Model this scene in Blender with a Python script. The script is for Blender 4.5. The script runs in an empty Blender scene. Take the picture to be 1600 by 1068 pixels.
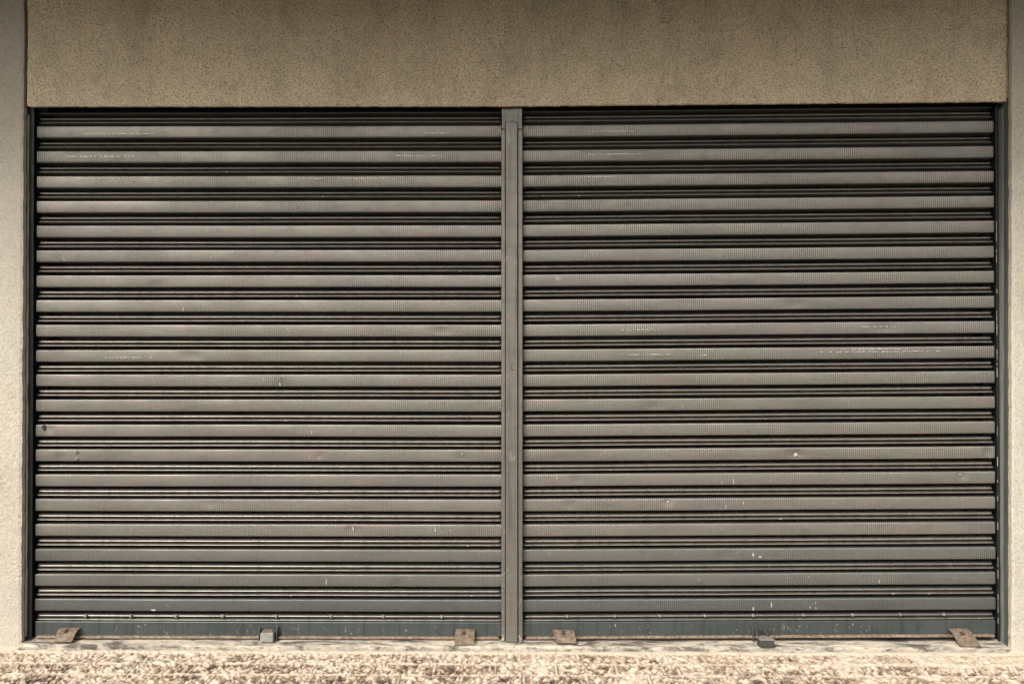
import bpy, bmesh, math, random
from mathutils import Vector, noise

# ------------------------------------------------------------------ camera, sky, sun, exposure
S = bpy.context.scene
COL = S.collection
R = math.radians
rnd = random.Random(7)

cam_d = bpy.data.cameras.new("camera")
cam_d.sensor_width = 36.0
cam_d.lens = 1383.0 / 1600.0 * 36.0
cam_d.clip_start = 0.05
cam_d.clip_end = 2000.0
cam = bpy.data.objects.new("camera", cam_d)
cam.location = (0.0, -4.3, 1.42)
cam.rotation_euler = (R(90.47), 0.0, R(0.48))
COL.objects.link(cam)
S.camera = cam

SUN_EL, SUN_AZ = 45.0, -32.0          # azimuth from straight in front of the wall, minus = from the left
W = bpy.data.worlds.new("World")
S.world = W
W.use_nodes = True
wn, wl = W.node_tree.nodes, W.node_tree.links
bg = wn["Background"]
sky = wn.new("ShaderNodeTexSky")
sky.sky_type = 'NISHITA'
sky.sun_disc = False
sky.sun_elevation = R(SUN_EL)
sky.sun_rotation = R(180.0 - SUN_AZ)
sky.dust_density = 6.0
sky.air_density = 1.0
sky.ozone_density = 1.0
hs = wn.new("ShaderNodeHueSaturation")
hs.inputs["Saturation"].default_value = 0.2
wl.new(sky.outputs[0], hs.inputs["Color"])
warm_air = wn.new("ShaderNodeMix")
warm_air.data_type = 'RGBA'
warm_air.blend_type = 'MULTIPLY'
warm_air.inputs[0].default_value = 1.0
warm_air.inputs[7].default_value = (1.0, 0.95, 0.86, 1.0)   # hazy, warm overcast
wl.new(hs.outputs[0], warm_air.inputs[6])
wl.new(warm_air.outputs[2], bg.inputs["Color"])
bg.inputs["Strength"].default_value = 0.15

sun_d = bpy.data.lights.new("sun", 'SUN')
sun_d.energy = 2.0
sun_d.angle = R(24.0)
sun_d.color = (1.0, 0.94, 0.84)
sun = bpy.data.objects.new("sun", sun_d)
az, el = R(SUN_AZ), R(SUN_EL)
dirv = Vector((math.sin(az) * math.cos(el), -math.cos(az) * math.cos(el), math.sin(el)))   # towards the sun
sun.rotation_euler = dirv.to_track_quat('Z', 'Y').to_euler()
sun.location = dirv * 30
COL.objects.link(sun)

S.view_settings.view_transform = 'Standard'
S.view_settings.look = 'None'
S.view_settings.gamma = 1.0
S.view_settings.exposure = 0.7
S.render.engine = 'CYCLES'
S.cycles.max_bounces = 8
S.cycles.diffuse_bounces = 4

# ------------------------------------------------------------------ node helpers
def mat(name):
    m = bpy.data.materials.new(name)
    m.use_nodes = True
    nt = m.node_tree
    return m, nt.nodes, nt.links, nt.nodes["Principled BSDF"]

def nd(nodes, kind, **kw):
    n = nodes.new(kind)
    for k, v in kw.items():
        if hasattr(n, k):
            setattr(n, k, v)
        else:
            n.inputs[k].default_value = v
    return n

def coords(N, L, scale=(1, 1, 1)):
    g = N.new("ShaderNodeNewGeometry")
    mp = N.new("ShaderNodeMapping")
    mp.inputs["Scale"].default_value = scale
    L.new(g.outputs["Position"], mp.inputs["Vector"])
    return mp.outputs[0]

def noi(N, L, vec, scale, detail=4.0, rough=0.55, dist=0.0):
    n = N.new("ShaderNodeTexNoise")
    n.inputs["Scale"].default_value = scale
    n.inputs["Detail"].default_value = detail
    n.inputs["Roughness"].default_value = rough
    n.inputs["Distortion"].default_value = dist
    L.new(vec, n.inputs["Vector"])
    return n.outputs["Fac"]

def ramp(N, L, fac, stops):
    r = N.new("ShaderNodeValToRGB")
    e = r.color_ramp.elements
    while len(e) < len(stops):
        e.new(0.5)
    for i, (p, c) in enumerate(stops):
        e[i].position = p
        e[i].color = (c[0], c[1], c[2], 1) if isinstance(c, (tuple, list)) else (c, c, c, 1)
    L.new(fac, r.inputs["Fac"])
    return r.outputs["Color"]

def mix(N, L, a, b, fac, mode='MIX'):
    m = N.new("ShaderNodeMix")
    m.data_type = 'RGBA'
    m.blend_type = mode
    for sock, v in ((m.inputs[0], fac), (m.inputs[6], a), (m.inputs[7], b)):
        if isinstance(v, (int, float)):
            sock.default_value = v
        elif isinstance(v, (tuple, list)):
            sock.default_value = (v[0], v[1], v[2], 1)
        else:
            L.new(v, sock)
    return m.outputs[2]

def mth(N, L, op, a, b=0.0, clamp=False):
    m = N.new("ShaderNodeMath")
    m.operation = op
    m.use_clamp = clamp
    for sock, v in ((m.inputs[0], a), (m.inputs[1], b)):
        if isinstance(v, (int, float)):
            sock.default_value = v
        else:
            L.new(v, sock)
    return m.outputs[0]

def bump(N, L, h, strength, dist, prev=None):
    b = N.new("ShaderNodeBump")
    b.inputs["Strength"].default_value = strength
    b.inputs["Distance"].default_value = dist
    L.new(h, b.inputs["Height"])
    if prev is not None:
        L.new(prev, b.inputs["Normal"])
    return b.outputs[0]

# ------------------------------------------------------------------ materials
def stucco(name, base, dark, warm, amp=1.0):
    m, N, L, B = mat(name)
    v = coords(N, L)
    fine = noi(N, L, v, 135, 3, 0.75, 0.5)
    mid = noi(N, L, v, 44, 5, 0.65, 1.3)
    big = noi(N, L, v, 2.2, 5, 0.6)
    vs = coords(N, L, (3.0, 3.0, 0.5))
    streak = noi(N, L, vs, 1.6, 5, 0.6)
    c = mix(N, L, base, warm, ramp(N, L, big, [(0.38, 0.0), (0.66, 0.8)]))
    c = mix(N, L, c, dark, ramp(N, L, streak, [(0.48, 0.0), (0.76, 0.28 * amp)]))
    mot = noi(N, L, coords(N, L, (1, 1, 0.8)), 7, 6, 0.72, 0.5)
    c = mix(N, L, c, dark, ramp(N, L, mot, [(0.50, 0.0), (0.72, 0.32 * amp)]))
    c = mix(N, L, c, warm, ramp(N, L, mot, [(0.34, 0.9), (0.46, 0.0)]))
    c = mix(N, L, c, dark, ramp(N, L, mid, [(0.30, 0.5 * amp), (0.44, 0.0)]))
    c = mix(N, L, c, dark, ramp(N, L, fine, [(0.36, 0.85 * amp), (0.53, 0.0)]))
    L.new(c, B.inputs["Base Color"])
    B.inputs["Roughness"].default_value = 0.93
    B.inputs["Specular IOR Level"].default_value = 0.25
    n = bump(N, L, fine, 0.5 * amp, 0.006)
    n = bump(N, L, mid, 0.7 * amp, 0.020, n)
    L.new(n, B.inputs["Normal"])
    return m

M = {}
M['fascia'] = stucco('fascia_stucco', (0.76, 0.655, 0.49), (0.19, 0.155, 0.105), (0.80, 0.67, 0.48))
M['pillar'] = stucco('pillar_stucco', (0.465, 0.445, 0.395), (0.22, 0.20, 0.165), (0.475, 0.435, 0.365), 0.66)
M['soffit'] = stucco('canopy_concrete', (0.34, 0.32, 0.28), (0.2, 0.18, 0.15), (0.36, 0.33, 0.28), 0.5)

def grimy(name, base, grime, lo, hi):
    m, N, L, B = mat(name)
    vs = coords(N, L, (14, 14, 1.6))
    a = noi(N, L, vs, 2.0, 6, 0.65)
    v = coords(N, L)
    f = noi(N, L, v, 120, 3, 0.7)
    c = mix(N, L, base, grime, ramp(N, L, a, [(lo, 0.0), (hi, 1.0)]))
    c = mix(N, L, c, grime, ramp(N, L, f, [(0.35, 0.6), (0.5, 0.0)]))
    L.new(c, B.inputs["Base Color"])
    B.inputs["Roughness"].default_value = 0.9
    L.new(bump(N, L, f, 0.6, 0.005), B.inputs["Normal"])
    return m

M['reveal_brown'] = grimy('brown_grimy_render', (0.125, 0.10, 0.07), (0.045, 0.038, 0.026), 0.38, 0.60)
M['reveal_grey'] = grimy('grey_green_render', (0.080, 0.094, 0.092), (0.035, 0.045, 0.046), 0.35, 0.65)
M['reveal_light'] = grimy('worn_grey_render', (0.21, 0.20, 0.175), (0.11, 0.112, 0.10), 0.35, 0.65)
M['mortar'] = grimy('pinkish_mortar', (0.46, 0.39, 0.31), (0.28, 0.22, 0.16), 0.4, 0.7)

def slat_metal(name, ribbed=True, tint=1.0, base=(0.212, 0.195, 0.177)):
    m, N, L, B = mat(name)
    v = coords(N, L)
    vx = coords(N, L, (1.0, 1.0, 5.0))
    patch = noi(N, L, vx, 1.9, 5, 0.6)
    blot = noi(N, L, coords(N, L, (1, 1, 2)), 14, 5, 0.65)
    colr = noi(N, L, vx, 3.4, 3, 0.5)
    c0 = [b * tint for b in base]
    c = c0 if name not in ('shutter_grey_metal', 'post_grey_metal') else mix(N, L, c0, [b * tint for b in (0.182, 0.185, 0.168)], ramp(N, L, colr, [(0.35, 0.0), (0.5, 0.8)]))
    c = c if isinstance(c, list) else mix(N, L, c, [b * tint for b in (0.232, 0.190, 0.176)], ramp(N, L, colr, [(0.52, 0.0), (0.7, 0.9)]))
    c = mix(N, L, c, [b * tint * 0.55 for b in base], ramp(N, L, patch, [(0.50, 0.0), (0.72, 0.5)]))
    c = mix(N, L, c, [b * tint * 0.6 for b in base], ramp(N, L, blot, [(0.52, 0.0), (0.72, 0.55)]))
    speck = noi(N, L, v, 95, 2, 0.6)
    c = mix(N, L, c, (0.55, 0.52, 0.46), ramp(N, L, speck, [(0.755, 0.0), (0.80, 0.8)]))
    c = mix(N, L, c, (0.05, 0.045, 0.035), ramp(N, L, speck, [(0.20, 0.8), (0.25, 0.0)]))
    if not ribbed:
        run = noi(N, L, coords(N, L, (30, 30, 1.2)), 1.0, 6, 0.7)
        c = mix(N, L, c, [b * tint * 0.45 for b in base], ramp(N, L, run, [(0.50, 0.0), (0.66, 0.75)]))
        rub = noi(N, L, coords(N, L, (9, 9, 3.5)), 3.0, 6, 0.75)
        c = mix(N, L, c, [min(1.0, b * tint * 1.6) for b in base], ramp(N, L, rub, [(0.60, 0.0), (0.68, 0.7)]))
    L.new(c, B.inputs["Base Color"])
    B.inputs["Metallic"].default_value = 0.5
    L.new(ramp(N, L, blot, [(0.3, 0.34), (0.7, 0.44)]), B.inputs["Roughness"])
    dent = noi(N, L, coords(N, L, (1, 1, 2.2)), 7, 3, 0.5)
    n = bump(N, L, dent, 0.11, 0.012)
    if ribbed:
        vz = coords(N, L, (1.0, 0.0, 0.02))
        w = N.new("ShaderNodeTexWave")
        w.inputs["Scale"].default_value = 33.0
        w.inputs["Distortion"].default_value = 0.0
        L.new(vz, w.inputs["Vector"])
        col1 = noi(N, L, coords(N, L, (1.0, 0.0, 0.03)), 150, 3, 0.75)
        msk = ramp(N, L, noi(N, L, coords(N, L, (1, 1, 1.5)), 2.6, 3, 0.5), [(0.35, 0.15), (0.65, 1.0)])
        h = mth(N, L, 'MULTIPLY', mth(N, L, 'ADD', w.outputs["Fac"], mth(N, L, 'MULTIPLY', col1, 0.45)), msk)
        n = bump(N, L, h, 0.6, 0.0026, n)
    L.new(n, B.inputs["Normal"])
    return m

M['slat'] = slat_metal('shutter_grey_metal')
M['crest'] = slat_metal('bead_crest_metal', False, 1.0, (0.185, 0.176, 0.162))  # separate tone for the bead crests and top shoulder
M['valley'] = slat_metal('brown_valley', False, 1.0, (0.120, 0.100, 0.085))  # darker brown in the valley between the beads
M['falloff_dark'] = slat_metal('lowest_slat_falloff', True, 1.0, (0.105, 0.114, 0.114))  # darker slat copy: light falloff near the ground put into the colour
M['falloff_mid'] = slat_metal('low_slat_falloff', True, 1.0, (0.150, 0.152, 0.144))  # half step of the same painted falloff, for the two rows above
M['bar'] = slat_metal('bottom_bar_paint', False, 0.68, (0.105, 0.128, 0.132))
M['post'] = slat_metal('post_grey_metal', False, 0.9)
M['rail'] = slat_metal('rail_dark_metal', False, 0.25, (0.10, 0.13, 0.138))

def rusty(name, base, rust, lo=0.42, hi=0.56, metal=0.25):
    m, N, L, B = mat(name)
    v = coords(N, L)
    a = noi(N, L, v, 55, 5, 0.75)
    b = noi(N, L, v, 170, 3, 0.7)
    c = mix(N, L, base, rust, ramp(N, L, a, [(lo, 0.0), (hi, 1.0)]))
    c = mix(N, L, c, (0.05, 0.035, 0.025), ramp(N, L, b, [(0.30, 0.7), (0.45, 0.0)]))
    L.new(c, B.inputs["Base Color"])
    B.inputs["Metallic"].default_value = metal
    B.inputs["Roughness"].default_value = 0.68
    L.new(bump(N, L, b, 0.6, 0.003), B.inputs["Normal"])
    return m

M['rust'] = rusty('worn_rusty_steel', (0.20, 0.150, 0.115), (0.105, 0.076, 0.055))
M['flange'] = rusty('rust_brown_edge', (0.27, 0.215, 0.165), (0.13, 0.092, 0.066))
M['lock'] = rusty('zinc_lock_steel', (0.31, 0.32, 0.31), (0.17, 0.155, 0.13), 0.45, 0.7, 0.5)
M['clip'] = rusty('grey_clip_steel', (0.24, 0.23, 0.21), (0.13, 0.11, 0.09), 0.45, 0.7, 0.5)
M['dark_lock'] = rusty('dark_lock_steel', (0.045, 0.052, 0.055), (0.075, 0.062, 0.046), 0.5, 0.75, 0.4)

def plain(name, col, rough=0.6, metal=0.0):
    m, N, L, B = mat(name)
    v = coords(N, L)
    a = noi(N, L, v, 60, 3, 0.6)
    c = mix(N, L, [x * 0.75 for x in col], col, a)
    L.new(c, B.inputs["Base Color"])
    B.inputs["Roughness"].default_value = rough
    B.inputs["Metallic"].default_value = metal
    return m

M['scratch'] = plain('bare_scraped_metal', (0.85, 0.82, 0.74), 0.35, 0.3)
M['stain'] = plain('black_oil_stain', (0.012, 0.012, 0.011), 0.7)
M['splash'] = plain('pale_splash', (0.40, 0.39, 0.35), 0.7)
M['dark_wall'] = plain('unlit_blockwork', (0.12, 0.11, 0.10), 0.95)

def concrete_sill():
    m, N, L, B = mat('weathered_threshold_concrete')
    v = coords(N, L, (0.42, 1.8, 1))
    a = noi(N, L, v, 11, 7, 0.70, 0.6)
    b = noi(N, L, v, 75, 4, 0.65)
    c = mix(N, L, (0.50, 0.445, 0.37), (0.30, 0.275, 0.24), ramp(N, L, a, [(0.40, 0.0), (0.52, 0.9)]))
    c = mix(N, L, c, (0.075, 0.068, 0.058), ramp(N, L, a, [(0.53, 0.0), (0.59, 0.95)]))
    c = mix(N, L, c, (0.10, 0.085, 0.06), ramp(N, L, b, [(0.33, 0.9), (0.46, 0.0)]))
    L.new(c, B.inputs["Base Color"])
    B.inputs["Roughness"].default_value = 0.92
    L.new(bump(N, L, b, 0.8, 0.008), B.inputs["Normal"])
    return m
M['sill'] = concrete_sill()

def paving():
    m, N, L, B = mat('pebbled_paving')
    at = N.new("ShaderNodeAttribute"); at.attribute_name = "pit"
    jt = N.new("ShaderNodeAttribute"); jt.attribute_name = "joint"
    v = coords(N, L)
    f = noi(N, L, coords(N, L, (1, 0.7, 1)), 70, 5, 0.75)
    g = noi(N, L, v, 3.0, 4, 0.6)
    k = mth(N, L, 'ADD', at.outputs["Fac"], mth(N, L, 'MULTIPLY', mth(N, L, 'SUBTRACT', f, 0.5), 1.5))
    c = ramp(N, L, k, [(0.05, (0.53, 0.47, 0.40)), (0.30, (0.42, 0.345, 0.28)), (0.52, (0.20, 0.15, 0.115)), (0.70, (0.045, 0.033, 0.025))])
    c = mix(N, L, c, (0.55, 0.42, 0.30), ramp(N, L, g, [(0.45, 0.0), (0.75, 0.35)]))
    c = mix(N, L, c, (0.50, 0.44, 0.36), mth(N, L, 'MULTIPLY', jt.outputs["Fac"], 0.75))
    L.new(c, B.inputs["Base Color"])
    B.inputs["Roughness"].default_value = 0.95
    B.inputs["Specular IOR Level"].default_value = 0.2
    L.new(bump(N, L, f, 0.6, 0.012), B.inputs["Normal"])
    return m
M['paving'] = paving()

def asphalt():
    m, N, L, B = mat('road_asphalt')
    v = coords(N, L)
    f = noi(N, L, v, 60, 4, 0.7)
    c = ramp(N, L, f, [(0.3, (0.03, 0.03, 0.03)), (0.7, (0.075, 0.073, 0.07))])
    L.new(c, B.inputs["Base Color"])
    B.inputs["Roughness"].default_value = 0.9
    L.new(bump(N, L, f, 0.5, 0.01), B.inputs["Normal"])
    return m
M['asphalt'] = asphalt()

# ------------------------------------------------------------------ object helpers
def tag(o, label=None, cat=None, group=None, kind=None):
    for k, v in (('label', label), ('category', cat), ('group', group), ('kind', kind)):
        if v:
            o[k] = v
    return o

def obj(name, bm, mats, parent=None, smooth=False):
    me = bpy.data.meshes.new(name)
    bmesh.ops.recalc_face_normals(bm, faces=bm.faces[:]) if not smooth else None
    bm.to_mesh(me)
    bm.free()
    for m in (mats if isinstance(mats, (list, tuple)) else [mats]):
        me.materials.append(m)
    if smooth:
        for p in me.polygons:
            p.use_smooth = True
    o = bpy.data.objects.new(name, me)
    COL.objects.link(o)
    if parent is not None:
        o.parent = parent
        off, p = Vector((0, 0, 0)), parent              # mesh coordinates are world coordinates: undo the parents' offsets
        while p is not None:
            off += p.location
            p = p.parent
        o.location = -off
    return o

def empty(name, loc):
    o = bpy.data.objects.new(name, None)
    o.location = loc
    o.empty_display_size = 0.1
    COL.objects.link(o)
    return o

def hexa(bm, c, bev=0.0, seg=2, mi=0):
    """c: 8 corners, bottom 4 (ccw) then top 4"""
    vs = [bm.verts.new(p) for p in c]
    fs = []
    for q in ((3, 2, 1, 0), (4, 5, 6, 7), (0, 1, 5, 4), (1, 2, 6, 5), (2, 3, 7, 6), (3, 0, 4, 7)):
        f = bm.faces.new([vs[i] for i in q])
        f.material_index = mi
        fs.append(f)
    if bev:
        es = list({e for f in fs for e in f.edges})
        bmesh.ops.bevel(bm, geom=es, offset=bev, segments=seg, affect='EDGES', profile=0.5)

def box(bm, x0, x1, y0, y1, z0, z1, bev=0.0, seg=2, mi=0):
    hexa(bm, [(x0, y0, z0), (x1, y0, z0), (x1, y1, z0), (x0, y1, z0),
              (x0, y0, z1), (x1, y0, z1), (x1, y1, z1), (x0, y1, z1)], bev, seg, mi)

def cyl_y(bm, x, z, y0, y1, r, n=12, dome=0.0):
    """rod along y, front end (y0) optionally domed"""
    rings = [(y1, r), (y0 + dome, r), (y0 + dome * 0.3, r * 0.8), (y0, r * 0.35)] if dome else [(y1, r), (y0, r)]
    prev = None
    for y, rr in rings:
        cur = [bm.verts.new((x + rr * math.cos(2 * math.pi * k / n), y, z + rr * math.sin(2 * math.pi * k / n))) for k in range(n)]
        if prev:
            for k in range(n):
                bm.faces.new((prev[k], prev[(k + 1) % n], cur[(k + 1) % n], cur[k]))
        else:
            bm.faces.new(cur)
        prev = cur
    bm.faces.new(prev)

def blob(bm, x, y, z, rx, rz, mi, n=9, jag=0.45):
    """thin irregular fleck lying on a vertical surface, with a real (tiny) thickness"""
    a, b = [], []
    for k in range(n):
        t = 2 * math.pi * k / n
        q = 1 - jag * rnd.random()
        px, pz = x + rx * q * math.cos(t), z + rz * q * math.sin(t)
        a.append(bm.verts.new((px, y, pz)))
        b.append(bm.verts.new((px, y + 0.0012, pz)))
    f = bm.faces.new(a); f.material_index = mi
    for k in range(n):
        f = bm.faces.new((a[k], b[k], b[(k + 1) % n], a[(k + 1) % n])); f.material_index = mi

# ------------------------------------------------------------------ setting: ground, road, pavement
bm = bmesh.new()
g = [bm.verts.new(p) for p in ((-600, -900, -0.13), (600, -900, -0.13), (600, 300, -0.13), (-600, 300, -0.13))]
bm.faces.new(g)
tag(obj('road', bm, M['asphalt']), kind='structure')

def fbm(x, y, s, o=3):
    return noise.fractal(Vector((x * s, y * s, 3.1)), 0.9, 2.1, o)

ROW, LEN = 0.134, 0.272
Y0 = -0.135                                            # the first paver row begins here, cream mortar band before it
def pave(x, y):
    """height, pit, joint"""
    d = Y0 - y + 0.006 * noise.noise(Vector((x * 2.0, 0.3, 0)))
    wv = 0.035 * noise.noise(Vector((x * 7.0, 0.9, 0))) + 0.02 * noise.noise(Vector((x * 25.0, 0.9, 5)))
    band = 0.0
    joint = 0.0
    if d < 0.03:
        band = max(0.0, min(1.0, (0.02 - d + wv) / 0.05))
    r = math.floor(max(d, 0) / ROW)
    v = max(d, 0) - r * ROW
    xx = x + (0.5 * LEN if r % 2 else 0.0) + 0.03 * math.sin(r * 5.1)
    u = xx - math.floor(xx / LEN) * LEN
    wob = 0.004 * noise.noise(Vector((x * 12, y * 12, 7)))
    e = min(u, LEN - u, v, ROW - v) + wob
    if e < 0.007:
        joint = 1.0 - max(0.0, e) / 0.007
    q = Vector((x * 36.0 + 2.0 * noise.noise(Vector((x * 9, y * 9, 1))), y * 23.0, 0.0))
    dd = noise.voronoi(q)[0]
    cell = min(1.0, max(0.0, (dd[1] - dd[0]) * 2.2))       # 0 between stones, 1 on a stone
    n1 = fbm(x, y, 22.0) * 0.5
    n2 = noise.noise(Vector((x * 5, y * 5, 9)))
    pit = 0.60 - 0.44 * cell + n1 * 0.55 + fbm(x, y, 60.0, 2) * 0.26 + 0.22 * n2 + 0.16 * fbm(x, y, 9.0, 2)
    rough = 1.0 - 0.30 * band
    edge_worn = max(0.0, min(1.0, (x - 1.2) / 1.2))
    if r == 0:
        rough *= 0.85 - 0.35 * edge_worn
    rough *= 1.0 - 0.65 * joint
    pit = max(0.0, min(1.0, pit)) * rough
    if 0.004 < e < 0.011 and min(u, LEN - u) < 0.02 and r > 0:      # dark sunken lines beside the cross joints of the pavers
        pit = max(pit, 0.55 + 0.3 * n1)
    h = -0.025 * pit + 0.004 * n1 * rough + 0.003 * n2 - 0.001 * joint
    if y > -0.103 and -2.38 < x < 2.315:               # open joint in front of the threshold
        h -= 0.03
    return h, pit, max(0.8 * joint, 0.15 * band)

bm = bmesh.new()
lp = bm.verts.layers.float.new("pit")
lj = bm.verts.layers.float.new("joint")
NX, NY = 1150, 140
X0, X1, YA, YB = -3.1, 3.1, -0.06, -0.80
rows = []
for j in range(NY + 1):
    y = YA + (YB - YA) * j / NY
    row = []
    for i in range(NX + 1):
        x = X0 + (X1 - X0) * i / NX
        h, p, jn = pave(x, y)
        v = bm.verts.new((x, y, h)); v[lp] = p; v[lj] = jn
        row.append(v)
    rows.append(row)
for j in range(NY):
    for i in range(NX):
        bm.faces.new((rows[j][i], rows[j + 1][i], rows[j + 1][i + 1], rows[j][i + 1]))
# the rest of the pavement, coarser, out to its kerb
def patch(x0, x1, y0, y1, nx, ny):
    g = [[None] * (nx + 1) for _ in range(ny + 1)]
    for j in range(ny + 1):
        for i in range(nx + 1):
            x = x0 + (x1 - x0) * i / nx; y = y0 + (y1 - y0) * j / ny
            h, p, jn = pave(x, y)
            v = bm.verts.new((x, y, h)); v[lp] = p; v[lj] = jn
            g[j][i] = v
    for j in range(ny):
        for i in range(nx):
            bm.faces.new((g[j][i], g[j + 1][i], g[j + 1][i + 1], g[j][i + 1]))
patch(X0, X1, YB, -1.5, 260, 30)
patch(-12, X0, -0.06, -1.5, 220, 40)
patch(X1, 12, -0.06, -1.5, 220, 40)
tag(obj('pavement', bm, M['paving'], smooth=True), kind='structure')
bm = bmesh.new()
box(bm, -12, 12, -1.65, -1.5, -0.13, 0.004, 0.02)
tag(obj('kerb', bm, M['sill']), kind='structure')

# ------------------------------------------------------------------ the building shell
bm = bmesh.new()
box(bm, -3.8, 3.8, 0.42, 0.55, -0.1, 3.25)
tag(obj('back_wall', bm, M['dark_wall']), kind='structure')
bm = bmesh.new()
box(bm, -6, 6, -1.20, 0.55, 3.28, 3.45, 0.01)
box(bm, -2.0, 2.0, -1.20, -1.05, 3.17, 3.279, 0.01)  # out-of-view edge beam, added to shade the fascia and top slats
tag(obj('canopy', bm, M['soffit']), kind='structure')

def rough_panel(bm, x0, x1, z0f, z1, y, thick, nx, nz, edge=0.002, mi=0):
    """stucco panel facing -y with a softly wavering face and ragged lower/side edges; z0f(x) gives the lower edge"""
    front = []
    for j in range(nz + 1):
        t = j / nz
        row = []
        for i in range(nx + 1):
            s = i / nx
            x = x0 + (x1 - x0) * s
            zb = z0f(x)
            z = zb + (z1 - zb) * t
            yy = y + 0.0025 * noise.noise(Vector((x * 5, z * 5, y))) + 0.0012 * noise.noise(Vector((x * 30, z * 30, 2)))
            if j == 0:
                z += edge * noise.noise(Vector((x * 25, 4, y))) + 0.6 * edge * noise.noise(Vector((x * 90, 1, y)))
                yy += 0.004
            if i in (0, nx):
                x += edge * noise.noise(Vector((z * 25, 9, x))) + 0.6 * edge * noise.noise(Vector((z * 90, 5, x)))
                yy += 0.004
            row.append(bm.verts.new((x, yy, z)))
        front.append(row)
    for j in range(nz):
        for i in range(nx):
            f = bm.faces.new((front[j][i], front[j][i + 1], front[j + 1][i + 1], front[j + 1][i])); f.material_index = mi
    ring = [front[0][i] for i in range(nx + 1)] + [front[j][nx] for j in range(1, nz + 1)] + \
           [front[nz][i] for i in range(nx - 1, -1, -1)] + [front[j][0] for j in range(nz - 1, 0, -1)]
    back = [bm.verts.new((v.co.x, y + thick, v.co.z)) for v in ring]
    n = len(ring)
    for k in range(n):
        f = bm.faces.new((ring[k], back[k], back[(k + 1) % n], ring[(k + 1) % n])); f.material_index = mi
    bm.faces.new(back)

def fascia_edge(x):
    pts = ((-2.40, 2.5915), (-0.06, 2.5878), (1.80, 2.6010), (2.36, 2.6047))
    for (a, za), (b, zb) in zip(pts, pts[1:]):
        if x <= b:
            return za + (zb - za) * (x - a) / (b - a)
    return pts[-1][1]

bm = bmesh.new()
rough_panel(bm, -2.3760, 2.3375, fascia_edge, 3.255, -0.060, 0.022, 420, 60, 0.003)
# small chips of whiter plaster on the lower edge
tag(obj('fascia_wall', bm, M['fascia']), 'wide tan rough stucco fascia wall spanning above both grey shutters', 'wall')

# pillars
PL, PR = -2.3905, 2.3215
bm = bmesh.new()
pl = empty('pillar', (-2.9, 0.1, 0))
rough_panel(bm, -3.8, PL, lambda x: -0.03, 3.255, -0.065, 0.03, 110, 160, 0.003)
box(bm, -3.8, PL - 0.012, -0.036, 0.30, -0.03, 3.255)
obj('body', bm, M['pillar'], pl)
bm = bmesh.new()
# inner cheek of the pillar: brown grimy render, a pinkish mortar line where it meets the rail
def cheek(bm, x0, x1, y0, y1, z0, z1, n=120, am=0.0015):
    prev = None
    for k in range(n + 1):
        z = z0 + (z1 - z0) * k / n
        w0 = am * noise.noise(Vector((z * 18, 2, x0))) ; w1 = am * noise.noise(Vector((z * 18, 7, x1)))
        cur = [bm.verts.new((x0 + w0, y0, z)), bm.verts.new((x1 + w1, y0, z)), bm.verts.new((x1 + w1, y1, z)), bm.verts.new((x0 + w0, y1, z))]
        if prev:
            for a in range(4):
                bm.faces.new((prev[a], prev[(a + 1) % 4], cur[(a + 1) % 4], cur[a]))
        else:
            bm.faces.new(cur[::-1])
        prev = cur
    bm.faces.new(prev)
cheek(bm, PL - 0.0115, PL - 0.003, -0.0345, 0.02, 0.0, 2.62)
obj('reveal', bm, M['reveal_brown'], pl)
bm = bmesh.new()
cheek(bm, PL - 0.0025, PL + 0.004, -0.024, 0.03, 0.03, 2.56, 160, 0.003)
obj('mortar_bead', bm, M['mortar'], pl)
tag(pl, 'cream stucco pillar on the left, with a dark brown grimy inner side', 'pillar', 'stucco pillars flanking the shutters')

pr = empty('pillar', (2.9, 0.1, 0))
def lean(bm, k):                                          # the right pillar's inner edge leans outward with height
    for v in bm.verts:
        if v.co.x < 2.6:
            v.co.x += k * v.co.z
bm = bmesh.new()
rough_panel(bm, 2.3185, 3.8, lambda x: -0.03, 3.255, -0.100, 0.03, 110, 160, 0.003)
box(bm, 2.330, 3.8, -0.070, 0.30, -0.03, 3.255)
lean(bm, 0.0052)
obj('body', bm, M['pillar'], pr)
bm = bmesh.new()
cheek(bm, 2.3165, 2.3295, -0.0685, -0.034, 0.0, 2.62)
lean(bm, 0.0045)
obj('reveal', bm, M['reveal_grey'], pr)
bm = bmesh.new()
cheek(bm, 2.3190, 2.3295, -0.0335, 0.02, 0.0, 2.58, 160, 0.003)
lean(bm, 0.001)
obj('mortar_bead', bm, M['reveal_light'], pr)
tag(pr, 'pale stucco pillar on the right, with a grey green inner side', 'pillar', 'stucco pillars flanking the shutters')

# threshold
bm = bmesh.new()
nx, prof = 640, [(-0.087, -0.03), (-0.086, 0.004), (-0.080, 0.010), (-0.055, 0.0125), (-0.025, 0.0135), (0.0, 0.014), (0.06, 0.014), (0.06, -0.03)]
prev = None
for i in range(nx + 1):
    x = PL + 0.002 + (PR - PL) * i / nx
    cur = []
    for k, (y, z) in enumerate(prof):
        a = noise.noise(Vector((x * 14, k * 1.7, 0)))
        b = noise.noise(Vector((x * 60, k * 2.3, 4)))
        dz = (0.003 * a + 0.0022 * b) if 1 <= k <= 4 else 0
        dy = (0.004 * a + 0.003 * b) if k in (0, 1, 2) else 0
        chip = max(0.0, noise.noise(Vector((x * 6, 8, 1))) - 0.35) * 0.03 if k in (1, 2) else 0
        cur.append(bm.verts.new((x, y + dy + chip, z + dz - chip * 0.3)))
    if prev:
        for k in range(len(prof) - 1):
            bm.faces.new((prev[k], cur[k], cur[k + 1], prev[k + 1]))
    prev = cur
tag(obj('threshold', bm, M['sill']), 'low weathered concrete threshold strip below both shutters, blotched grey and black', 'threshold')

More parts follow.
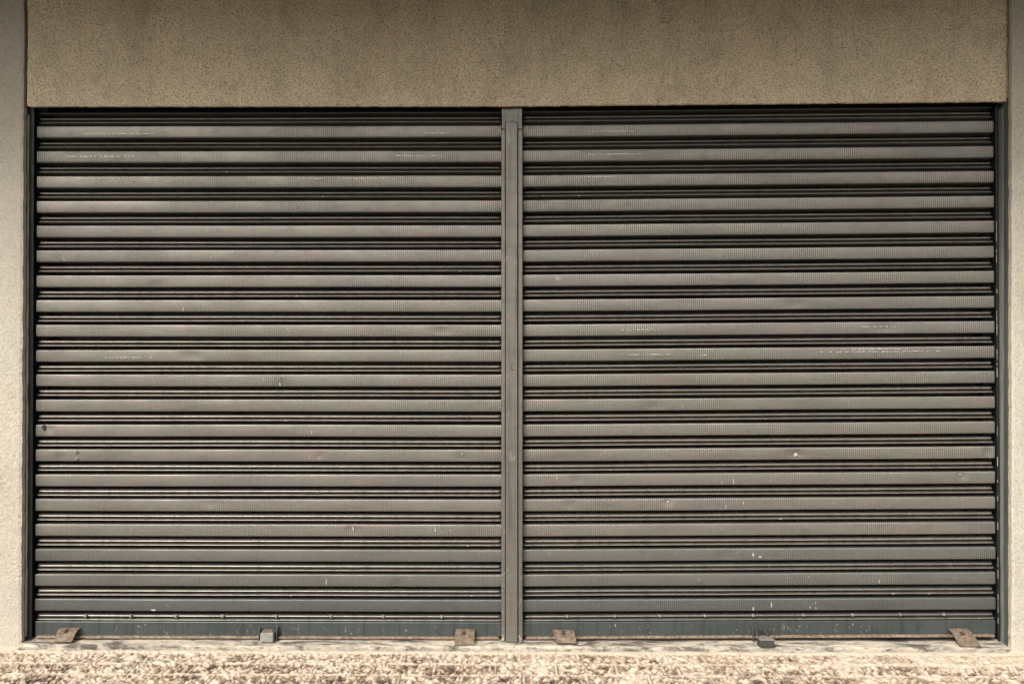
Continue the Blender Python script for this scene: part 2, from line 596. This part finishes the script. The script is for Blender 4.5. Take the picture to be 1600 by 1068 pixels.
# ------------------------------------------------------------------ guide rails and the centre post
gl = empty('guide_rail', (-2.377, 0, 0.01))
bm = bmesh.new()
box(bm, -2.3885, -2.3640, -0.018, -0.013, 0.012, 2.60, 0.0015)
obj('front_flange', bm, M['rail'], gl)
bm = bmesh.new()
box(bm, -2.3880, -2.3845, -0.0125, 0.060, 0.012, 2.75)
box(bm, -2.3840, -2.335, 0.0565, 0.060, 0.012, 2.75)
obj('channel', bm, M['rail'], gl)
tag(gl, 'dark guide rail beside the brown inner side of the left pillar', 'guide rail', 'guide rails at the outer shutter edges')
gr = empty('guide_rail', (2.31, 0, 0.01))
bm = bmesh.new()
box(bm, 2.3045, 2.3175, -0.006, -0.001, 0.014, 2.60, 0.0015)
for k in range(34):                                       # crumbs of plaster clinging to the rail
    z = rnd.uniform(0.05, 2.3); h = rnd.uniform(0.006, 0.05); w = rnd.uniform(0.001, 0.0022)
    box(bm, 2.3050 - w * 0.2, 2.3050 + w, -0.0075, -0.0058, z, z + h, mi=1)
obj('front_flange', bm, [M['rail'], M['splash']], gr)
bm = bmesh.new()
box(bm, 2.3140, 2.3172, -0.0005, 0.060, 0.014, 2.75)
box(bm, 2.270, 2.3135, 0.0565, 0.060, 0.014, 2.75)
obj('channel', bm, M['rail'], gr)
tag(gr, 'blackish guide rail beside the grey green inner side of the right pillar', 'guide rail', 'guide rails at the outer shutter edges')

cp = empty('centre_post', (-0.036, 0, 0.01))
bm = bmesh.new()
box(bm, -0.0655, -0.0095, -0.046, -0.020, 0.016, 2.513, 0.0025)
for (x, z, rx, rz) in ((-0.036, 1.347, 0.005, 0.004), (-0.040, 1.330, 0.004, 0.008), (-0.033, 1.322, 0.006, 0.004), (-0.04, 1.29, 0.002, 0.003)):
    blob(bm, x, -0.0468, z, rx, rz, 1)
obj('cover_strip', bm, [M['post'], M['stain']], cp)
for x0, x1 in ((-0.0868, -0.0688), (-0.0065, 0.0148)):
    bm = bmesh.new()
    box(bm, x0, x1, -0.034, 0.055, 0.014, 2.480, 0.002)
    for k in range(9 if x0 < -0.05 else 3):
        blob(bm, rnd.uniform(x0 + 0.003, x1 - 0.003), -0.0346, rnd.uniform(0.03, 0.4), 0.002, 0.0045, 1)
    for k in range(3):
        blob(bm, rnd.uniform(x0 + 0.005, x1 - 0.005), -0.0346, rnd.uniform(0.02, 0.045), 0.006, 0.008, 1)
    obj('side_channel', bm, [M['post'], M['splash']], cp)
bm = bmesh.new()
box(bm, -0.0840, 0.0125, -0.019, 0.050, 2.484, 2.70, 0.0)
box(bm, -0.0845, -0.0690, -0.029, -0.0195, 2.484, 2.582, 0.001)
box(bm, -0.0065, 0.0128, -0.029, -0.0195, 2.484, 2.582, 0.001)
box(bm, -0.0688, -0.0067, -0.0287, -0.0195, 2.517, 2.582, 0.001)
obj('head_bracket', bm, M['post'], cp)
bm = bmesh.new()
box(bm, -0.0686, -0.0067, -0.015, 0.04, 0.016, 2.4835)
obj('core', bm, M['rail'], cp)
tag(cp, 'grey steel post with raised cover strip standing between the two shutters', 'post')

# ------------------------------------------------------------------ the two roller shutters
PITCH = 0.12124
PROFILE = [(140, 0.5), (5, 0.4), (2.0, -0.2), (0.7, -1.3), (0.1, -3.2), (-0.3, -8), (-0.9, -18), (-1.1, -29), (-0.8, -40), (-0.1, -50),
           (0.4, -53.6), (1.2, -55.4), (3.0, -56.6), (6, -57.0), (140, -57.6), (140, -72), (60, -73.2), (32, -74.6), (20, -76.2), (13, -78.2), (10, -80.2), (8.6, -82.4), (8.0, -84.0),
           (8.8, -85.4), (12, -86.4), (24, -87.6), (28, -89.2), (26, -91.4), (20, -93.8), (14, -96.0), (9.4, -98.2), (7.0, -100.0), (5.6, -101.4),
           (5.8, -102.8), (8.0, -104.0), (140, -104.6), (140, -120.0)]
CREST = {k for k in range(len(PROFILE) - 1) if PROFILE[k][0] < 13 and PROFILE[k + 1][0] < 13 and (-84.3 < PROFILE[k + 1][1] and PROFILE[k][1] < -77 or -102 < PROFILE[k + 1][1] and PROFILE[k][1] < -98 or PROFILE[k][1] > -1)}
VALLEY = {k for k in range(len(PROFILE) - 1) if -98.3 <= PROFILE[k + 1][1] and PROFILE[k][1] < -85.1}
RIB = range(17, 35)

def curtain(x0, x1, ztop, shear, xref, seed, extras):
    bm = bmesh.new()
    xs = [x0, x0 + 0.003, x0 + 0.008, x0 + 0.014, x0 + 0.022]
    n = 170
    xs += [x0 + 0.022 + (x1 - x0 - 0.044) * k / n for k in range(1, n)]
    xs += [x1 - 0.022, x1 - 0.014, x1 - 0.008, x1 - 0.003, x1]
    for r in range(-2, 20):
        zt = ztop - r * PITCH + 0.0018 * noise.noise(Vector((r * 3.7, seed, 0)))
        tilt = 0.0012 * noise.noise(Vector((r * 5.3, seed, 4)))
        prev = None
        for i, x in enumerate(xs):
            end = min(x - x0, x1 - x)
            pinch = max(0.0, 1 - end / 0.013)
            bow = 0.0017 * noise.noise(Vector((x * 1.4, r * 2.1, seed))) + 0.0005 * noise.noise(Vector((x * 7, r * 3.1, seed)))
            lift = 0.0013 * noise.noise(Vector((x * 1.1, r * 1.9, seed + 5)))
            cur = []
            here = [d for d in extras['dents'] if d[1] == r and abs(d[0] - x) < 3.2 * d[3]]
            for k, (y, z) in enumerate(PROFILE):
                yy, zz = y / 1000.0, z / 1000.0
                if k in RIB:
                    yy += (0.022 if k < 26 else 0.006) * pinch * pinch
                    yy += 0.0006 * noise.noise(Vector((x * 9, r * 4.0 + k * 0.05, seed + 2)))
                for (dx, _, dz, dw, da) in here:
                    yy += da * math.exp(-((x - dx) / dw) ** 2 - ((-zz - dz) / 0.022) ** 2) if y < 20 else 0.0
                rel = -r * PITCH + zz                    # above the first full slat the curtain leans back towards its drum
                if rel > 0.064:
                    yy += (rel - 0.064) * 2.2
                yy += tilt * (zz / 0.058) + bow * (1.0 if y < 20 else 0.2)
                cur.append(bm.verts.new((x, yy, zt + zz + lift + shear * (x - xref))))
            if prev:
                for k in range(len(PROFILE) - 1):
                    f = bm.faces.new((prev[k], cur[k], cur[k + 1], prev[k + 1]))
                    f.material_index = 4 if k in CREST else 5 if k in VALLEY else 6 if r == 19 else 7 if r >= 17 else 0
            prev = cur
    def zrow(r, down, x):                                  # a point 'down' metres below the top of face r (0 = first full one)
        return ztop - r * PITCH - down + shear * (x - xref)
    for f in bm.faces:
        f.smooth = True
    # long dashed scrapes, where the slats have rubbed
    for (xa, xb, r, down) in extras['scrapes']:
        x = xa
        while x < xb:
            t = (x - xa) / (xb - xa)
            if rnd.random() < 0.30 + 0.6 * math.sin(math.pi * t):
                w = rnd.uniform(0.0028, 0.0055)
                hgt = rnd.uniform(0.0014, 0.0034)
                z = zrow(r, down + rnd.uniform(-0.0012, 0.0012), x)
                y = -0.0042
                vs = [bm.verts.new(p) for p in ((x, y, z), (x + w, y, z), (x + w, y, z + hgt), (x, y, z + hgt))]
                wb = [bm.verts.new((v.co.x, y + 0.002, v.co.z)) for v in vs]
                f = bm.faces.new(vs); f.material_index = 1
                for k in range(4):
                    f = bm.faces.new((vs[k], wb[k], wb[(k + 1) % 4], vs[(k + 1) % 4])); f.material_index = 1
            x += 0.0062
    # black oil in the valley between the two beads
    for (xa, xb, r) in extras['oil']:
        x = xa
        while x < xb:
            L_ = rnd.uniform(0.008, 0.035)
            blob(bm, x, 0.0075, zrow(r, 0.0925, x), L_, rnd.uniform(0.0022, 0.0040), 2, 11, 0.5)
            x += rnd.uniform(0.02, 0.07)
    # pale splashes and little nicks
    for (x, r, down, rx, rz) in extras['splash']:
        blob(bm, x, -0.0038, zrow(r, down, x), rx, rz, 3, 10, 0.6)
    for k in range(46):                                    # fine slanting key and trolley scratches
        r = rnd.randrange(5, 20); x = rnd.uniform(x0 + 0.1, x1 - 0.1)
        d0 = rnd.uniform(0.02, 0.052); l = rnd.uniform(0.006, 0.016); t = rnd.uniform(-0.02, 0.02); w = rnd.uniform(0.0008, 0.0014)
        f = bm.faces.new([bm.verts.new(p) for p in ((x, -0.0039, zrow(r, d0, x)), (x + w, -0.0039, zrow(r, d0, x)), (x + t + w, -0.0039, zrow(r, d0, x) + l), (x + t, -0.0039, zrow(r, d0, x) + l))])
        f.material_index = 1 if k % 3 == 0 else 3
    for k in range(60):
        r = rnd.randrange(0, 20); x = rnd.uniform(x0 + 0.05, x1 - 0.05)
        if rnd.random() < 0.5:
            blob(bm, x, -0.0034, zrow(r, rnd.uniform(0.006, 0.05), x), rnd.uniform(0.001, 0.003), rnd.uniform(0.001, 0.003), 3)
        elif rnd.random() < 0.6:
            blob(bm, x, 0.0035, zrow(r, 0.1015, x), rnd.uniform(0.002, 0.008), 0.0015, 1)
        else:
            blob(bm, x, -0.0034, zrow(r, rnd.uniform(0.006, 0.05), x), rnd.uniform(0.0015, 0.004), rnd.uniform(0.0015, 0.003), 2)
    return bm, zrow

def px(p):                                                 # metres along the wall for a spot noted on the shutters
    return (p - 811.6) * 0.003109

def finish(o):
    o.data.materials.clear() if False else None
    return o

def bottom_bar(x0, x1, zoff, shear, xref):
    bm = bmesh.new()
    N_ = 60
    def strip(pts):
        prev = None
        for i in range(N_ + 1):
            x = x0 + (x1 - x0) * i / N_
            cur = []
            for (y, z) in pts:
                cur.append(bm.verts.new((x, y + 0.0012 * noise.noise(Vector((x * 2.2, z * 20, 1))), z + zoff + shear * (x - xref))))
            if prev:
                m = len(pts)
                for k in range(m):
                    bm.faces.new((prev[k], cur[k], cur[(k + 1) % m], prev[(k + 1) % m]))
            else:
                bm.faces.new(cur[::-1])
            prev = cur
        bm.faces.new(prev)
    strip([(-0.001, 0.0315), (-0.001, 0.0945), (0.0, 0.0965), (0.030, 0.097), (0.030, 0.0315)])
    return bm, strip

def tongue(bm, a, b, za, c, d, zc, y0, y1, th=0.0045):
    """bent steel plate: upper edge a..b at the bar (y0, za), lower edge c..d out in front (y1, zc)"""
    def pt(t, s, off):
        xa = a + (b - a) * s; xc = c + (d - c) * s
        x = xa + (xc - xa) * t
        y = y0 + (y1 - y0) * t
        z = za + (zc - za) * t + 0.010 * math.sin(math.pi * min(1.0, t * 1.05)) * 0.8
        return Vector((x, y + off * 0.55, z - off))
    nt, ns = 8, 5
    top = [[None] * (ns + 1) for _ in range(nt + 1)]
    bot = [[None] * (ns + 1) for _ in range(nt + 1)]
    for i in range(nt + 1):
        for j in range(ns + 1):
            jit = 0.0012 * noise.noise(Vector((a * 9 + i * 0.7, j * 0.8, 3)))
            t = i / nt
            p = pt(t, j / ns, 0); q = pt(t, j / ns, th)
            if i == nt:
                p.y += 0.004 * noise.noise(Vector((a * 5, j * 1.3, 0))); q.y = p.y + 0.002
            p.z += jit
            top[i][j] = bm.verts.new(p); bot[i][j] = bm.verts.new(q)
    for i in range(nt):
        for j in range(ns):
            bm.faces.new((top[i][j], top[i + 1][j], top[i + 1][j + 1], top[i][j + 1]))
            bm.faces.new((bot[i][j], bot[i][j + 1], bot[i + 1][j + 1], bot[i + 1][j]))
    for i in range(nt):
        bm.faces.new((top[i][0], bot[i][0], bot[i + 1][0], top[i + 1][0]))
        bm.faces.new((top[i][ns], top[i + 1][ns], bot[i + 1][ns], bot[i][ns]))
    for j in range(ns):
        bm.faces.new((top[0][j], top[0][j + 1], bot[0][j + 1], bot[0][j]))
        bm.faces.new((top[nt][j], bot[nt][j], bot[nt][j + 1], top[nt][j + 1]))

def clip(x, z):
    """little folded rivet clip on the bead above the bottom bar"""
    bm = bmesh.new()
    s = rnd.uniform(0.8, 1.1)
    hexa(bm, [(x - 0.008 * s, -0.003, z - 0.004), (x + 0.004 * s, -0.006, z - 0.010), (x + 0.007 * s, 0.006, z - 0.008), (x - 0.005 * s, 0.008, z - 0.002),
              (x - 0.009 * s, -0.001, z + 0.003), (x + 0.008 * s, -0.004, z + 0.001), (x + 0.008 * s, 0.008, z + 0.004), (x - 0.006 * s, 0.008, z + 0.005)], 0.001, 1)
    return bm

def make_shutter(x0, x1, ztop, shear, xref, seed, extras, label, clips, tongues):
    root = empty('roller_shutter', ((x0 + x1) / 2, 0, 0.014))
    bm, zrow = curtain(x0, x1, ztop, shear, xref, seed, extras)
    me_mats = [M['slat'], M['scratch'], M['stain'], M['splash'], M['crest'], M['valley'], M['falloff_dark'], M['falloff_mid']]
    o = bpy.data.meshes.new('curtain')
    bm.to_mesh(o); bm.free()
    for m in me_mats:
        o.materials.append(m)
    ob = bpy.data.objects.new('curtain', o)
    COL.objects.link(ob); ob.parent = root; ob.location = -Vector(root.location)
    zo = ztop - 2.5079
    bm, strip = bottom_bar(x0 + 0.002, x1 - 0.002, zo, shear, xref)
    for k in range(8):
        x = rnd.uniform(x0 + 0.2, x1 - 0.3); z = rnd.uniform(0.036, 0.085) + zo + shear * (x - xref)
        blob(bm, x, -0.0030, z, rnd.uniform(0.001, 0.004), rnd.uniform(0.002, 0.008), 1)
    for (a, b) in ((0.55, 0.72), (0.42, 0.60)):
        for k in range(16):                              # fine slanting scratches through the paint
            x = x0 + (x1 - x0) * rnd.uniform(0.15, 0.95) * (a + b) / 1.4 if k % 2 else x0 + (x1 - x0) * rnd.uniform(a, b)
            x = min(x, x1 - 0.1)
            z = rnd.uniform(0.036, 0.075) + zo + shear * (x - xref); l = rnd.uniform(0.006, 0.018); t = rnd.uniform(-0.012, 0.008)
            f = bm.faces.new([bm.verts.new(p) for p in ((x, -0.0029, z), (x + 0.0011, -0.0029, z), (x + t + 0.0011, -0.0029, z + l), (x + t, -0.0029, z + l))])
            f.material_index = 1
    bar = obj('bottom_bar', bm, [M['bar'], M['splash']], root)
    bm, strip = bottom_bar(x0 + 0.002, x1 - 0.002, zo, shear, xref)
    bm.free()
    bm = bmesh.new()
    n = 120
    prev = None
    pts = [(0.004, 0.031), (-0.012, 0.0308), (-0.0165, 0.0285), (-0.0175, 0.0250), (-0.0165, 0.0205), (-0.010, 0.0185), (0.004, 0.0185)]
    for i in range(n + 1):
        x = x0 + 0.012 + (x1 - x0 - 0.024) * i / n
        a = noise.noise(Vector((x * 8, seed, 0))); b = noise.noise(Vector((x * 40, seed, 3)))
        cur = [bm.verts.new((x, y + (0.0012 * a + 0.0008 * b if y < 0 else 0), z + 0.0008 * a + 0.0006 * b + zo + shear * (x - xref))) for y, z in pts]
        if prev:
            for k in range(len(pts)):
                bm.faces.new((prev[k], cur[k], cur[(k + 1) % len(pts)], prev[(k + 1) % len(pts)]))
        else:
            bm.faces.new(cur[::-1])
        prev = cur
    bm.faces.new(prev)
    obj('edge_flange', bm, M['flange'], bar)
    for x in clips:
        z = ztop - 19 * PITCH - 0.0775 + shear * (x - xref)
        obj('rivet_clip', clip(x, z), M['clip'], root)
    for t in tongues:
        bm = bmesh.new(); tongue(bm, *t)
        plate = obj('floor_lock_plate', bm, M['rust'], root)
        bm = bmesh.new()
        bx = (t[0] + t[1] + t[3] + t[4]) / 4 - 0.006; bz = t[2] * 0.6 + t[5] * 0.4 + 0.008
        cyl_y(bm, bx, bz, t[6] * 0.6 + t[7] * 0.4 - 0.010, t[6] * 0.6 + t[7] * 0.4 + 0.012, 0.0085, 14, 0.004)
        obj('bolt', bm, M['dark_lock'], plate)
    tag(root, label, 'roller shutter', 'grey roller shutters of the shopfront')
    return root, zrow

exL = dict(
    dents=[(px(300), 9, 0.03, 0.05, 0.004), (px(440), 10, 0.05, 0.03, 0.005), (px(500), 13, 0.03, 0.02, 0.004), (px(722), 13, 0.04, 0.03, 0.005), (px(330), 15, 0.02, 0.06, 0.004),
           (px(552), 16, 0.03, 0.03, 0.005), (px(90), 13, 0.045, 0.02, 0.006), (px(690), 8, 0.03, 0.05, 0.004), (px(240), 6, 0.05, 0.04, 0.004), (px(620), 18, 0.05, 0.03, 0.005), (px(75), 12, 0.02, 0.02, 0.005)],
    scrapes=[(px(120), px(236), 0, 0.038), (px(660), px(700), 0, 0.038), (px(100), px(206), 1, 0.028), (px(612), px(690), 1, 0.028),
             (px(108), px(205), 2, 0.014), (px(462), px(512), 2, 0.016), (px(528), px(602), 2, 0.016), (px(160), px(240), 9, 0.038)],
    oil=[(px(338), px(384), 9), (px(310), px(345), 10), (px(402), px(515), 10), (px(480), px(486), 9), (px(365), px(410), 18), (px(480), px(560), 17), (px(480), px(500), 14), (px(640), px(645), 18)],
    splash=[(px(552), 10, 0.018, 0.004, 0.009), (px(285), 7, 0.045, 0.003, 0.014), (px(487), 12, 0.035, 0.004, 0.012), (px(437), 10, 0.045, 0.006, 0.012),
            (px(500), 13, 0.04, 0.003, 0.01), (px(722), 13, 0.02, 0.004, 0.008), (px(552), 16, 0.02, 0.004, 0.02), (px(680), 16, 0.02, 0.004, 0.02), (px(510), 18, 0.03, 0.003, 0.02), (px(240), 19, 0.05, 0.02, 0.004)])
exR = dict(
    dents=[(px(1043), 15, 0.012, 0.022, 0.007), (px(890), 15, 0.03, 0.03, 0.006), (px(1242), 13, 0.03, 0.04, 0.006), (px(1240), 7, 0.03, 0.06, 0.004), (px(1500), 14, 0.02, 0.02, 0.005), (px(1450), 16, 0.04, 0.03, 0.005),
           (px(1380), 8, 0.03, 0.06, 0.004), (px(900), 14, 0.03, 0.03, 0.004), (px(1540), 13, 0.03, 0.02, 0.006), (px(1130), 17, 0.04, 0.03, 0.005), (px(1020), 11, 0.04, 0.05, 0.004)],
    scrapes=[(px(918), px(990), 0, 0.036), (px(914), px(1002), 1, 0.026), (px(896), px(978), 2, 0.014), (px(965), px(1032), 8, 0.03), (px(1340), px(1402), 8, 0.024),
             (px(975), px(1060), 9, 0.030), (px(1090), px(1112), 9, 0.034), (px(1280), px(1475), 9, 0.024), (px(1330), px(1420), 9, 0.012), (px(865), px(876), 6, 0.02), (px(865), px(876), 6, 0.026)],
    oil=[(px(1060), px(1075), 9), (px(1206), px(1235), 9), (px(1215), px(1270), 10), (px(1315), px(1335), 10), (px(1404), px(1448), 10), (px(1110), px(1180), 13), (px(1245), px(1262), 13),
         (px(1105), px(1130), 15), (px(1440), px(1465), 14), (px(885), px(900), 12), (px(1255), px(1282), 18), (px(1120), px(1133), 18)],
    splash=[(px(1127), 14, 0.045, 0.003, 0.016), (px(1145), 14, 0.04, 0.003, 0.02), (px(1133), 15, 0.04, 0.003, 0.014), (px(1160), 15, 0.02, 0.003, 0.016), (px(1175), 17, 0.03, 0.006, 0.014), (px(1186), 17, 0.04, 0.009, 0.008),
            (px(1175), 19, 0.045, 0.005, 0.012), (px(1203), 19, 0.03, 0.004, 0.02), (px(1263), 19, 0.04, 0.004, 0.009), (px(1272), 19, 0.045, 0.004, 0.006), (px(1272), 19, 0.02, 0.003, 0.005), (px(1370), 18, 0.04, 0.003, 0.014),
            (px(1496), 14, 0.012, 0.004, 0.006), (px(1043), 15, 0.012, 0.008, 0.008), (px(870), 14, 0.015, 0.004, 0.012), (px(1242), 13, 0.03, 0.012, 0.018)])

shL, zrowL = make_shutter(-2.3575, -0.0880, 2.5079, 0.0, 0.0, 1.3, exL,
    'roller shutter left of the post, with two bolts and a torn hole at its left',
    [px(p) for p in (132, 203, 274, 347, 431, 517, 599, 690)],
    [(-2.2328, -2.1361, 0.0690, -2.2264, -2.1404, 0.0240, -0.006, -0.075),
     (-0.3084, -0.2155, 0.0680, -0.3105, -0.2152, 0.0170, -0.006, -0.080)])
shR, zrowR = make_shutter(0.0175, 2.2960, 2.5092, 0.0076, 0.0263, 6.8, exR,
    'grey roller shutter right of the centre post, its slats rising slightly to the right',
    [px(p) for p in (886, 960, 1030, 1100, 1175, 1253, 1329, 1403, 1470)],
    [(0.1589, 0.2609, 0.0660, 0.1747, 0.2721, 0.0250, -0.006, -0.075),
     (2.0656, 2.1576, 0.0770, 2.0853, 2.1849, 0.0165, -0.006, -0.082)])

# the pair of bolts and the torn hole on the left shutter
for down in (0.012, 0.045):
    bm = bmesh.new()
    x = px(117.5) + (0.002 if down > 0.03 else 0)
    cyl_y(bm, x, zrowL(13, down, x), -0.009, 0.004, 0.0062, 14, 0.004)
    cyl_y(bm, x, zrowL(13, down, x), -0.0035, 0.002, 0.0095, 16)
    obj('bolt', bm, M['clip'], shL)
bm = bmesh.new()
x = px(66)
blob(bm, x, -0.0040, zrowL(12, 0.012, x), 0.013, 0.014, 0, 13, 0.45)
blob(bm, x + 0.002, -0.0046, zrowL(12, 0.022, x), 0.007, 0.008, 0, 9, 0.4)
obj('torn_hole', bm, M['stain'], shL)

# ------------------------------------------------------------------ the two box padlocks on the bottom bars
def ring_y(bm, pts, r, n=8):
    """tube along a polyline"""
    prev = None
    for i, p in enumerate(pts):
        p = Vector(p)
        d = (Vector(pts[min(i + 1, len(pts) - 1)]) - Vector(pts[max(i - 1, 0)])).normalized()
        u = d.cross(Vector((0, 0, 1)))
        if u.length < 1e-3:
            u = d.cross(Vector((1, 0, 0)))
        u.normalize(); w = d.cross(u).normalized()
        cur = [bm.verts.new(p + r * (math.cos(2 * math.pi * k / n) * u + math.sin(2 * math.pi * k / n) * w)) for k in range(n)]
        if prev:
            for k in range(n):
                bm.faces.new((prev[k], prev[(k + 1) % n], cur[(k + 1) % n], cur[k]))
        else:
            bm.faces.new(cur[::-1])
        prev = cur
    bm.faces.new(prev)

# staples welded to the bars (they travel with the shutter)
def staple(x0, x1, z0, z1, root, yout):
    bm = bmesh.new()
    box(bm, x0 - 0.012, x1 + 0.012, -0.0075, -0.0030, z0 - 0.002, z1 + 0.012, 0.0015)
    for xx in (x0 - 0.010, x1 + 0.004):
        hexa(bm, [(xx, yout, z0), (xx + 0.006, yout, z0), (xx + 0.006, -0.0078, z0), (xx, -0.0078, z0),
                  (xx, yout + 0.012, z1 - 0.006), (xx + 0.006, yout + 0.012, z1 - 0.006), (xx + 0.006, -0.0078, z1 + 0.004), (xx, -0.0078, z1 + 0.004)], 0.0012, 1)
    obj('lock_staple', bm, M['dark_lock'], root)

staple(-1.2480, -1.1780, 0.020, 0.072, shL, -0.040)
k1 = empty('padlock', (-1.212, -0.04, 0.02))
bm = bmesh.new()
box(bm, -1.2415, -1.1795, -0.062, -0.012, 0.018, 0.062, 0.003)
obj('body', bm, M['lock'], k1)
bm = bmesh.new()
box(bm, -1.2340, -1.1870, -0.050, -0.014, 0.0622, 0.0675, 0.002)
obj('top_cap', bm, M['rust'], k1)
tag(k1, 'pale grey square padlock on the bottom bar of the left shutter', 'padlock', 'padlocks on the shutter bottom bars')

staple(1.132, 1.196, 0.020, 0.080, shR, -0.030)
k2 = empty('padlock', (1.17, -0.08, 0.0))
bm = bmesh.new()
hexa(bm, [(1.139, -0.098, 0.0145), (1.205, -0.098, 0.0145), (1.196, -0.062, 0.0155), (1.130, -0.062, 0.0155),
          (1.138, -0.097, 0.0455), (1.206, -0.097, 0.0455), (1.194, -0.062, 0.0520), (1.130, -0.062, 0.0520)], 0.003)
obj('body', bm, M['dark_lock'], k2)
bm = bmesh.new()
hexa(bm, [(1.137, -0.1000, 0.0458), (1.2075, -0.1000, 0.0458), (1.195, -0.061, 0.0525), (1.129, -0.061, 0.0525),
          (1.137, -0.0985, 0.0490), (1.2075, -0.0985, 0.0490), (1.195, -0.061, 0.0555), (1.129, -0.061, 0.0555)], 0.001, 1)
obj('top_cap', bm, M['clip'], k2)
bm = bmesh.new()
ring_y(bm, [(1.135, -0.066, 0.056), (1.134, -0.056, 0.066), (1.135, -0.040, 0.074), (1.141, -0.030, 0.0775), (1.153, -0.026, 0.078), (1.166, -0.028, 0.0775), (1.176, -0.038, 0.073), (1.182, -0.054, 0.064), (1.183, -0.066, 0.056)], 0.0042)
obj('shackle', bm, M['dark_lock'], k2)
tag(k2, 'dark blocky padlock with a grey top on the bottom bar of the right shutter', 'padlock', 'padlocks on the shutter bottom bars')
